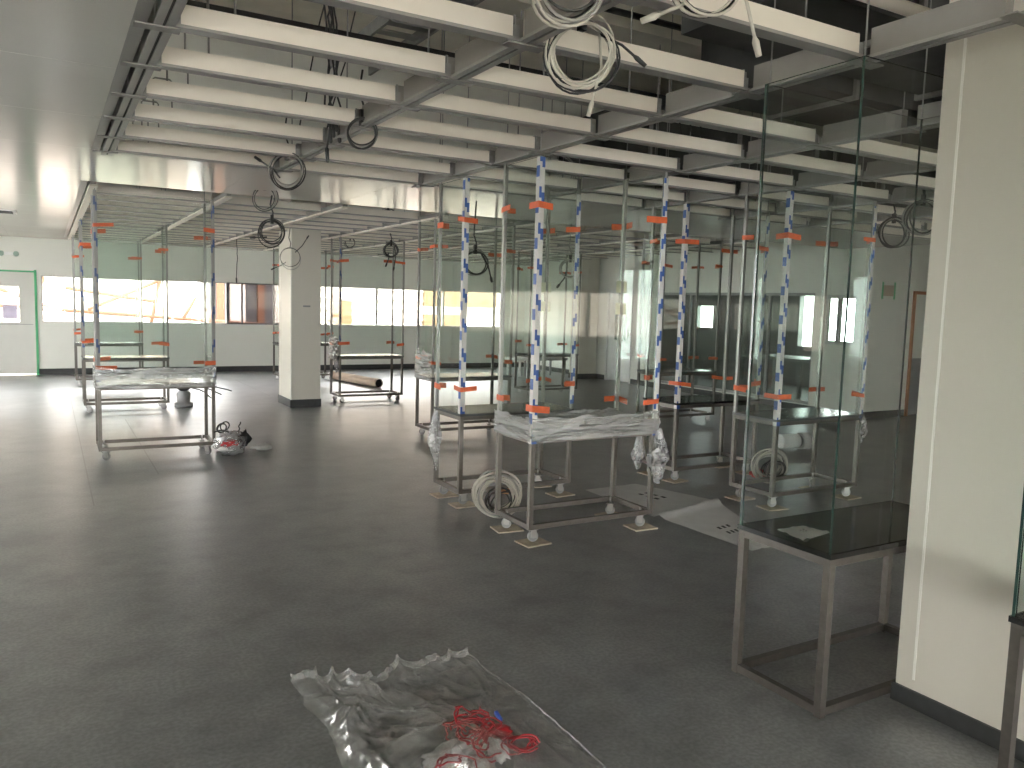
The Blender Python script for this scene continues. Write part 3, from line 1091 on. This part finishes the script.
hank_at(onz(893, 233, 2.42), .14, 6, .008, (M_cableb, M_cableg), 'black cable hank hanging high beside the near column, left of a second one', 37, 2.64)
hank_at(onz(922, 218, 2.45), .15, 6, .008, (M_cableb, M_cableg), 'black cable hank half hidden behind the near white column', 38, 2.64)
hank_at(ony(835, 232, 7.9), .12, 4, .008, (M_cableb,), 'small black hank seen through the frameless glass, under the battens', 39, 2.66)
hank_at(ony(475, 262, 7.2), .13, 4, .008, (M_cableb, M_cableg), 'black hank seen through the enclosure behind the central one', 40, 2.66, tails=((.16, -.14, M_cableb),))
hank_at(ony(557, 172, 5.9), .16, 3, .006, (M_cableg,), 'thin green grey cable loop behind the top of the central enclosure', 41, 2.9, tie=False)
hank_at(ony(570, 268, 8.3), .12, 4, .009, (M_cableg, M_cablew), 'bunched cable hanging behind the middle of the central enclosure', 42, 2.66, tails=((-.12, -.2, M_cableb),))

# junction box on its rod
jp = ony(881, 121, 5.4)
r = thing('junction_box', 'small white box hung on a rod in the void near the column', 'junction box', jp)
MB().box(-.05, .05, -.03, .03, -.05, .05, M_white).build('box_body', r)
MB().tube([(0, 0, .05), (0, 0, .75)], .006, M_galv, 6).build('rod', r)
MB().tube([(0, 0, -.05), (.01, 0, -.14)], .012, M_cableb, 6).build('gland', r)

# ------------------------------------------------------------------ things on the floor
# coiled hose and cable between the two padded enclosures
def floor_coil(name, label, c, r, seed, mats_, turns, inner, wr=.011):
    rt = thing(name, label, 'cable', c)
    g = MB(); loops(g, (0, 0, r + .02), r, turns, FX, Vector((-.10, -.2, 1)), wr, mats_, seed, .09, .05, 26, .32)
    g.build('loops', rt)
    g = MB(); loops(g, (.03, -.02, r * .85), r * .55, 4, FX, Vector((.1, -.15, 1)), wr * .9, (M_cableb,), seed + 1, .25, .05)
    g.build('inner_cable', rt)
    MB().obox((.06, -.03, r * 1.25), FX * .05, Vector((0, .012, 0)), UP * .02, inner).build('label_tag', rt)
    MB().obox((.12, -.05, r * 1.1), FX * .012, Vector((0, .012, 0)), Vector((.02, 0, .09)), M_cableb).build('plug', rt)
    return rt


p = onz(504, 523)
floor_coil('cable_coil', 'big cream cable coil on the floor behind the front left leg of the central enclosure',
           (p.x, p.y + .13, 0), .175, 51, (M_cablew, M_cablew, M_cablew, M_cableg), 15, M_tan, .0075)
p = onz(768, 484)
floor_coil('cable_coil', 'cream cable coil on the floor behind the printed corner seen through the frameless glass',
           (p.x, p.y, 0), .165, 52, (M_cablew, M_cableg), 11, M_cableb, .0075)
p = onz(757, 477)
g = MB()
for k in range(5):
    a = random.uniform(0, 6); b = random.uniform(.3, 1.0)
    g.obox((.03 * math.cos(a) * b * 2, .03 * math.sin(a) * 2 * b, .025 + .008 * k), (.035, .01 * b, .005), (-.01, .018, .004), (0, .003, .014), M_red)
tag(g.build('plug_bundle', None, (p.x, p.y, 0)), 'small red plug bundle on the floor beside the coil behind the frameless glass', 'plug bundle')
# white film roll
p = onz(795, 449)
rt = thing('film_roll', 'roll of white film lying on the floor behind the frameless glass enclosure', 'film roll', (p.x, p.y, .10), math.radians(-12))
g = MB(); g.tube([(-.22, 0, 0), (.02, 0, 0)], .085, M_white, 20); g.build('core', rt)
g = MB(); g.tube([(.06, 0, 0), (.17, 0, 0)], .10, M_paper, 20); g.build('outer_layer', rt)
g = MB(); g.tube([(.02, 0, 0), (.06, 0, 0)], .07, M_grey, 16); g.build('band', rt)
# cardboard tube by the far enclosure
a, b = onz(324, 379), onz(379, 388)
a.x += .16; a.y -= .1
d = (b - a)
rt = thing('cardboard_tube', 'long brown cardboard tube on the floor behind the enclosure by the column', 'tube', ((a.x + b.x) / 2, (a.y + b.y) / 2, .09))
hv = d / 2
g = MB(); g.tube([-hv, hv], .085, M_card, 20, cap=False); g.tube([hv, -hv], .075, M_card, 20, cap=False); g.build('sleeve', rt)
g = MB(); g.tube([hv * .97, hv * .975], .075, M_black, 20); g.build('end_plug', rt)

# paper sheets on the floor
def sheet(name, label, quad, seed, m=M_paper, fold=0.0, ink=True, z=0.002, cat='paper'):
    qs = [Vector((q.x, q.y, 0)) for q in quad]
    c = sum(qs, Vector()) / 4
    rt = thing(name, label, cat, (c.x, c.y, 0))
    qs = [q - c for q in qs]
    g = MB()

    def fn(u, v):
        pnt = qs[0].lerp(qs[1], u).lerp(qs[3].lerp(qs[2], u), v)
        n_ = noise.noise(Vector((u * 4 + seed, v * 4, 0)))
        e = fold * math.exp(-((v - .04) / .05) ** 2) * (.6 + .4 * noise.noise(Vector((u * 6, seed, 2))))
        return pnt + Vector((0, 0, z + .010 * max(0, n_) + e))
    g.grid(fn, 30, 24, m)
    g.build('sheet', rt)
    if ink:
        k = MB()
        for i in range(3):
            for j in range(2):
                u, v = .36 + .10 * i, .50 + .11 * j
                a_ = fn(u, v); b_ = fn(u + .055, v); c_ = fn(u + .055, v + .05); d_ = fn(u, v + .05)
                k.face([q + Vector((0, 0, .0025)) for q in (a_, b_, c_, d_)], M_ink)
        k.build('print', rt)
    return rt


sheet('paper_sheet', 'large pale packing sheet on the floor under the right end of the central enclosure',
      [onz(585, 490), onz(654, 517), onz(722, 502), onz(636, 484)], 1.0)
sheet('paper_sheet', 'pale packing sheet with a raised white fold, nearest the frameless glass enclosure',
      [onz(654, 516), onz(713, 501), onz(742, 511), onz(776, 548)][0:1] + [onz(716, 500), onz(778, 546), onz(752, 551)], 4.0, fold=.05)
# sheet on the black worktop
z = .692
q = [onz(777, 530, z), onz(803, 541, z), onz(830, 533, z), onz(802, 526, z)]
q = [Vector((max(2.71, min(3.72, s.x)), max(2.06, min(2.49, s.y)), 0)) for s in q]
o = sheet('paper_sheet', 'white sheet lying on the black worktop inside the frameless glass enclosure', q, 2.0, M_paper, 0, True, .002)
o.location.z = z

# bagged bundle at the nearest left enclosure
p = onz(231, 456)
rt = thing('tool_bag', 'clear bag of red and black tools on the floor by the left enclosure castor', 'bag', (p.x, p.y + .05, 0))
g = MB()


def lump(rx, ry, rz, seed, amp, m, n1=22, n2=12, base=0.0):
    g = MB()

    def fn(u, v):
        a, b = u * 2 * PI, (v - .5) * PI
        d_ = Vector((math.cos(a) * math.cos(b), math.sin(a) * math.cos(b), math.sin(b)))
        k = 1 + amp * noise.noise(d_ * 2.2 + Vector((seed, 0, 0))) + amp * .5 * noise.noise(d_ * 6 + Vector((0, seed, 0)))
        z_ = rz + d_.z * rz * k
        return Vector((d_.x * rx * k, d_.y * ry * k, max(base, z_)))
    g.grid(fn, n1, n2, m)
    return g


lump(.16, .12, .125, 3.0, .35, M_film).build('film_cover', rt)
lump(.13, .09, .05, 5.0, .3, M_grey).build('grey_tool', rt)
o = lump(.085, .05, .035, 6.0, .4, M_red).build('red_tool', rt); o.location = (-.01, -.07, .10)
o = lump(.06, .06, .08, 8.0, .5, M_cableb).build('black_tool', rt); o.location = (.15, .03, .08)
o = lump(.10, .06, .03, 9.0, .3, M_white).build('white_tool', rt); o.location = (-.03, -.05, .05)
g = MB(); loops(g, (-.06, .0, .29), .045, 3, FX, Vector((.3, .2, 1)), .007, (M_cableb,), 5, .5, .03)
g.tube(sag((-.16, 0, .25), (.02, .0, .22), -.03, 8, .03, 4), .008, M_cableb, 6)
g.tube(sag((.08, .03, .20), (.12, .05, .34), 0, 6, .03, 2), .007, M_cableb, 6)
g.build('cable', rt)
p = onz(262, 436)
o = lump(.10, .07, .035, 11.0, .5, M_cloth).build('rag', None, (rt.location.x + .36, rt.location.y + .16, 0))
tag(o, 'crumpled pale rag on the floor right of the tool bag', 'rag')
o = lump(.16, .10, .075, 12.0, .3, M_cloth).build('cloth_bundle', None, (rt.location.x - .05, rt.location.y + .32, 0))
o.location.x += .12
tag(o, 'pale greenish bundle on the floor behind the tool bag', 'bundle')
p = onz(178, 407)
rt = thing('pump_unit', 'dark upright pump with cables on the floor by the second left enclosure', 'pump', (p.x + .08, p.y, 0))
g = MB(); g.tube([(0, 0, 0), (0, 0, .06), (0, 0, .07), (0, 0, .2), (0, 0, .24)], [.13, .13, .09, .10, .07], M_grey, 14); g.build('base', rt)
g = MB(); g.tube([(0, 0, .24), (0, 0, .27), (0, 0, .36)], [.05, .09, .08], M_cableb, 12); g.build('motor', rt)
g = MB()
for k in range(3):
    g.tube(sag((.05, 0, .28), (.42 + .14 * k, .15, .10 + .05 * k), -.05, 8, .05, k), .009, M_cableb, 6)
g.build('cable', rt)

# low tables by the far wall
def low_table(x0, x1, y0, y1, h, m, label):
    rt = thing('low_table', label, 'table', ((x0 + x1) / 2, (y0 + y1) / 2, 0))
    hx, hy = (x1 - x0) / 2, (y1 - y0) / 2
    MB().box(-hx, hx, -hy, hy, h - .05, h, m).build('table_top', rt)
    for sx in (-1, 1):
        for sy in (-1, 1):
            MB().box(sx * (hx - .05) - .02, sx * (hx - .05) + .02, sy * (hy - .05) - .02, sy * (hy - .05) + .02, 0, h - .05, m).build('leg', rt)


low_table(9.0, 9.42, 15.4, 15.85, .45, M_white, 'small white stool standing in the far corner')
low_table(9.55, 10.35, 15.3, 16.0, .45, M_grey, 'low grey table right of the white stool in the far corner')

# emergency light, air vent, notice
r = thing('emergency_light', 'white twin emergency lamp on the far wall above the left door', 'lamp', (-.62, YW, 2.34))
MB().box(-.09, .09, -.05, 0, -.02, .03, M_white).build('lamp_body', r)
for s in (-1, 1):
    g = MB(); g.tube([(s * .12, -.06, .005), (s * .12, -.02, .005), (s * .12, -.01, .005)], [.045, .05, .02], M_greencloth, 14); g.build('lamp_head', r)
r = thing('air_vent', 'white slotted air vent in the flat ceiling at the left edge', 'vent', (-.62, 12.5, ZC))
f = MB(); f.box(-.3, .3, -.25, .25, -.012, 0, M_white); f.build('frame', r)
for k in range(5):
    MB().box(-.26, .26, -.20 + .09 * k, -.16 + .09 * k, -.016, -.012, M_black).build('slot', r)
r = thing('wall_notice', 'brown notice with green tape corners on the side wall', 'notice', (11.56, 8.1, 2.04))
MB().box(-.13, .13, -.006, -.001, -.09, .08, M_card).build('board', r)
for s in (-1, 1):
    MB().box(s * .15 - .02, s * .15 + .02, -.006, -.001, -.14, .13, M_green).build('green_tape', r)
# rooms behind the right wall
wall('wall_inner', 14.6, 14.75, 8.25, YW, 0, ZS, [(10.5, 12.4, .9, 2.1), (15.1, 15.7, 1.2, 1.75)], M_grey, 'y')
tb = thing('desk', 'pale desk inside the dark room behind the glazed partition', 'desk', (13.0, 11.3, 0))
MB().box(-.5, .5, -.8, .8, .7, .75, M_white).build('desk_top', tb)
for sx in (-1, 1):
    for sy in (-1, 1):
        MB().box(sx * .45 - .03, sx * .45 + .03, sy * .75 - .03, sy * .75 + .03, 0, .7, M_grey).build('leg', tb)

# ------------------------------------------------------------------ waste bag in the foreground
top = [onz(u, v, .03) for u, v in ((292, 690), (312, 686), (330, 681), (352, 684), (371, 689), (386, 678), (400, 669), (418, 667), (436, 665), (450, 660), (466, 655))]
left = [onz(u, v, .03) for u, v in ((292, 690), (308, 706), (326, 722), (335, 745), (343, 768))] + [Vector((.85, 2.25, .03)), Vector((.86, 1.95, .03))]
right = [onz(u, v, .03) for u, v in ((466, 655), (495, 672), (528, 694), (560, 722), (606, 764))] + [Vector((1.66, 1.95, .03)), Vector((1.60, 1.75, .03))]


def poly(pl, t):
    s = t * (len(pl) - 1)
    i = min(int(s), len(pl) - 2)
    return pl[i].lerp(pl[i + 1], s - i)


bot = [left[-1].lerp(right[-1], k / 6) for k in range(7)]


def coons(u, v):
    A, B = poly(top, u), poly(bot, u)
    L_, R_ = poly(left, v), poly(right, v)
    bl = top[0].lerp(top[-1], u).lerp(bot[0].lerp(bot[-1], u), v)
    q = A.lerp(B, v) + L_.lerp(R_, u) - bl
    return Vector((q.x, q.y, 0))


bag_c = Vector((1.3, 2.5, 0))
bag = thing('waste_bag', 'large clear plastic waste bag lying open on the floor in the foreground', 'bag', bag_c)


def ridge(x, y, z):
    return (1 - abs(noise.noise(Vector((x, y, z)))) * 2.2)


def bag_top(u, v):
    q = coons(u, v)
    e = min(u, (1 - u) * 2.5, (1 - v) * 1.5 + .02)
    dome = .125 * math.exp(-(((u - .50) / .27) ** 2 + ((v - .78) / .38) ** 2))
    mouth = .038 * math.exp(-(v / .09) ** 2) * (.8 + .8 * noise.noise(Vector((u * 7.5, 1.3, 0))))
    k = min(1, max(0, e) * 8)
    rough_side = .35 + .65 * math.exp(-(u / .55) ** 2)
    r1 = max(0, ridge(u * 3.2 + v * 1.8, v * 2.6 - u * 1.2, 7)) ** 4 * .045
    r2 = max(0, ridge(u * 7 - v * 3, v * 5 + u * 2, 3)) ** 5 * .022 * (1 + 1.5 * math.exp(-v / .2))
    flap = .05 * math.exp(-((u - .08) / .06) ** 2) * math.exp(-((v - .35) / .4) ** 2)
    jx = .016 * noise.noise(q * 14) * (1 if v < .1 or u < .1 else .4)
    return q - bag_c + Vector((jx, .016 * noise.noise(q * 14 + Vector((5, 0, 0))) * (1 if v < .1 else .3),
                               .008 + dome * k + (r1 + r2) * rough_side * max(.25, k) + mouth + flap))


g = MB(); g.grid(bag_top, 120, 120, M_bag); g.build('upper_film', bag)


def bag_low(u, v):
    q = coons(.01 + u * .98, .02 + v * .98)
    return q - bag_c + Vector((0, 0, .003 + .004 * abs(noise.noise(q * 8))))


g = MB(); g.grid(bag_low, 40, 40, M_bag); g.build('lower_film', bag)
# side seam and an added mouth strip that draw the bag's edge highlight
g = MB()
g.tube([bag_top(1.0, k / 60) + Vector((0, 0, .004)) for k in range(61)], .0035, M_rim, 6)
g.build('side_seam', bag)
g = MB()
g.grid(lambda u, v: bag_top(u, .0) + Vector((0, .012 - .045 * v, .010 + .020 * math.sin(v * PI) + .008 * noise.noise(Vector((u * 14, v * 3, 1))))), 110, 6, M_rim)
g.build('rim_highlight', bag)
# waste inside
wc = onz(470, 752, .05)
GW = 'waste inside the clear bag'


def wire(label, c, r, turns, wr, m, seed, tilt):
    rnd = random.Random(seed)
    g = MB()
    for t_ in range(turns):
        ax = Vector((rnd.uniform(-1, 1), rnd.uniform(-1, 1), rnd.uniform(-.3, .3) * tilt)).normalized()
        ay = ax.orthogonal(); ay = (ay + Vector((0, 0, rnd.uniform(-.6, .6)))).normalized()
        if abs(ay.z) > .75:
            ay = (Vector((-ax.y, ax.x, .35 * tilt))).normalized()
        o_ = Vector((rnd.uniform(-.5, .5) * r, rnd.uniform(-.5, .5) * r, rnd.uniform(-.012, .012)))
        a0, sp = rnd.uniform(0, 6.28), rnd.uniform(2.6, 6.0)
        e = rnd.uniform(.35, 1.0)
        pts = [o_ + ax * r * math.cos(a0 + sp * i / 16) + ay * r * e * math.sin(a0 + sp * i / 16)
               + Vector((noise.noise(Vector((i * .4, t_, seed))), noise.noise(Vector((t_, i * .4, seed + 3))), 0)) * r * .35 for i in range(17)]
        pts = [Vector((p.x, p.y, max(p.z, -c.z + .012))) for p in pts]
        g.tube(pts, wr, m, 6)
    o = g.build('wire_scrap', None, c)
    return tag(o, label, 'wire', GW)


wire('tangle of red wire at the back of the waste in the foreground bag', wc + Vector((.06, .10, .03)), .075, 14, .0032, M_dred, 61, .5)
wire('red wire loops at the right of the waste in the foreground bag', wc + Vector((.16, -.07, .03)), .055, 6, .0032, M_dred, 62, .35)
wire('red wire loops at the left of the waste in the foreground bag', wc + Vector((-.12, -.09, .03)), .07, 4, .0030, M_dred, 63, .6)
wire('thin red wire in the middle of the bagged waste', wc + Vector((.03, -.03, .035)), .055, 5, .0030, M_dred, 64, .9)
for k, (dx, dy, rx, ry, rz, m, lab) in enumerate((
        (-.06, .02, .10, .06, .032, M_cloth, 'crumpled white tissue on the left of the bagged waste'),
        (.0, -.08, .05, .05, .028, M_cloth, 'torn white scrap at the front of the bagged waste'),
        (.10, -.02, .03, .055, .034, M_cloth, 'narrow white scrap beside the red loops in the bag'),
        (.03, .05, .06, .04, .03, M_greencloth, 'pale green scrap under the red wire in the bag'),
        (.12, .08, .085, .05, .028, M_dred, 'dark red lump at the back right of the bagged waste'))):
    o = lump(rx, ry, rz, 20 + k * 3, .6, m, 26, 14).build('waste_scrap', None, (wc.x + dx, wc.y + dy, .008))
    tag(o, lab, 'scrap', GW)
o = MB().obox((0, 0, .0), (.006, .0, 0), (0, .022, .006), (0, -.002, .006), M_blue).build('wire_nut', None, (wc.x + .17, wc.y + .10, .095))
tag(o, 'tiny blue plastic tip among the red wire in the bag', 'plastic tip', GW)

# ------------------------------------------------------------------ outside the windows
struct(box('ground_outside', -60, 60, -45, 70, -4.2, -4.0, M_ground))
struct(box('ground_reflect_patch', -30, 40, 19.0, 60, -4.0, -3.9, M_reflect_patch))  # unseen patch added to darken and warm the ceiling's window reflection
r = thing('facade', 'pale louvred building facing the far windows', 'building', (8.2, 27, -4))
MB().box(-3.4, 9, 0, .4, 0, 8.2, M_facw).build('wall', r)
for k in range(13):
    MB().box(-3.4, 9, -.12, 0, 3.6 + .34 * k, 3.66 + .34 * k, M_facl).build('louvre', r)
for x0, x1, z0, z1 in ((.2, .9, 4.6, 5.6), (3.6, 5.2, 4.6, 5.2), (3.6, 6.6, 5.5, 6.1), (-3.3, -3.1, 3, 6.5)):
    MB().box(x0, x1, -.2, -.05, z0, z1, M_facy if x0 > 0 else M_rust).build('panel', r)
r = thing('building', 'grey building with orange posts seen through the window left of the column', 'building', (5.6, 24.6, -4))
MB().box(-1.5, 1.6, 0, 1.8, 0, 6.7, M_facg).build('wall', r)
for x in (-1.25, -.1, 1.2):
    MB().box(x - .09, x + .09, -.2, 0, 0, 6.7, M_faco).build('post', r)
for x in (-.75, .55):
    MB().box(x - .22, x + .22, -.06, 0, 4.9, 6.4, M_facw).build('window', r)
r = thing('building', 'broad pale building added behind the orange steel framing to block sky glare', 'building', (-4, 31, -4))
MB().box(-12, 8.5, 0, 5, 0, 8.5, M_facw).build('wall', r)  # block added to cover sky that overexposed the floor reflection
MB().box(-12.3, 8.8, -.3, 5.3, 8.5, 8.8, M_facl).build('roof', r)
for k in range(6):
    MB().box(-10 + 3 * k, -8.6 + 3 * k, -.05, 0, 4.6, 6.2, M_facl).build('window', r)
r = thing('steel_frame', 'orange steel framing seen through the far left window', 'steel frame', (0.6, 23.5, -4))
for a, b in (((-3, 0, 6.2), (5, 0, 7.0)), ((-3, 0, 5.35), (5, 0, 4.85)), ((-1.0, 0, 3.8), (-.4, 0, 8)), ((1.6, 0, 3.8), (2.4, 0, 8)), ((3.0, 0, 4.2), (3.4, 0, 5.3)), ((-3, 0, 6.9), (0, 0, 7.6)), ((-2.2, 0, 5.9), (-.4, 0, 5.2)), ((.3, 0, 5.2), (2.2, 0, 6.1)), ((2.6, 0, 5.0), (3.0, 0, 5.7)), ((-.2, 0, 5.75), (1.9, 0, 5.45))):
    MB().tube([a, b], .05, M_faco, 6).build('member', r)

# ------------------------------------------------------------------ light
w = bpy.data.worlds.new('overcast')
SC.world = w
w.use_nodes = True
nt = w.node_tree
nt.nodes.clear()
bg = nt.nodes.new('ShaderNodeBackground'); ow = nt.nodes.new('ShaderNodeOutputWorld')
bg.inputs['Color'].default_value = (1.0, 0.988, 0.97, 1)
bg.inputs['Strength'].default_value = 17.0
nt.links.new(bg.outputs[0], ow.inputs[0])


SC.cycles.max_bounces = 12
SC.cycles.diffuse_bounces = 5
SC.cycles.glossy_bounces = 5
SC.cycles.transmission_bounces = 6
SC.cycles.transparent_max_bounces = 64
SC.cycles.caustics_reflective = False
SC.cycles.caustics_refractive = False
SC.cycles.sample_clamp_indirect = 6.0
SC.view_settings.view_transform = 'Standard'
SC.view_settings.look = 'None'
SC.view_settings.gamma = 1.0
SC.view_settings.use_curve_mapping = False
SC.view_settings.exposure = 0.4
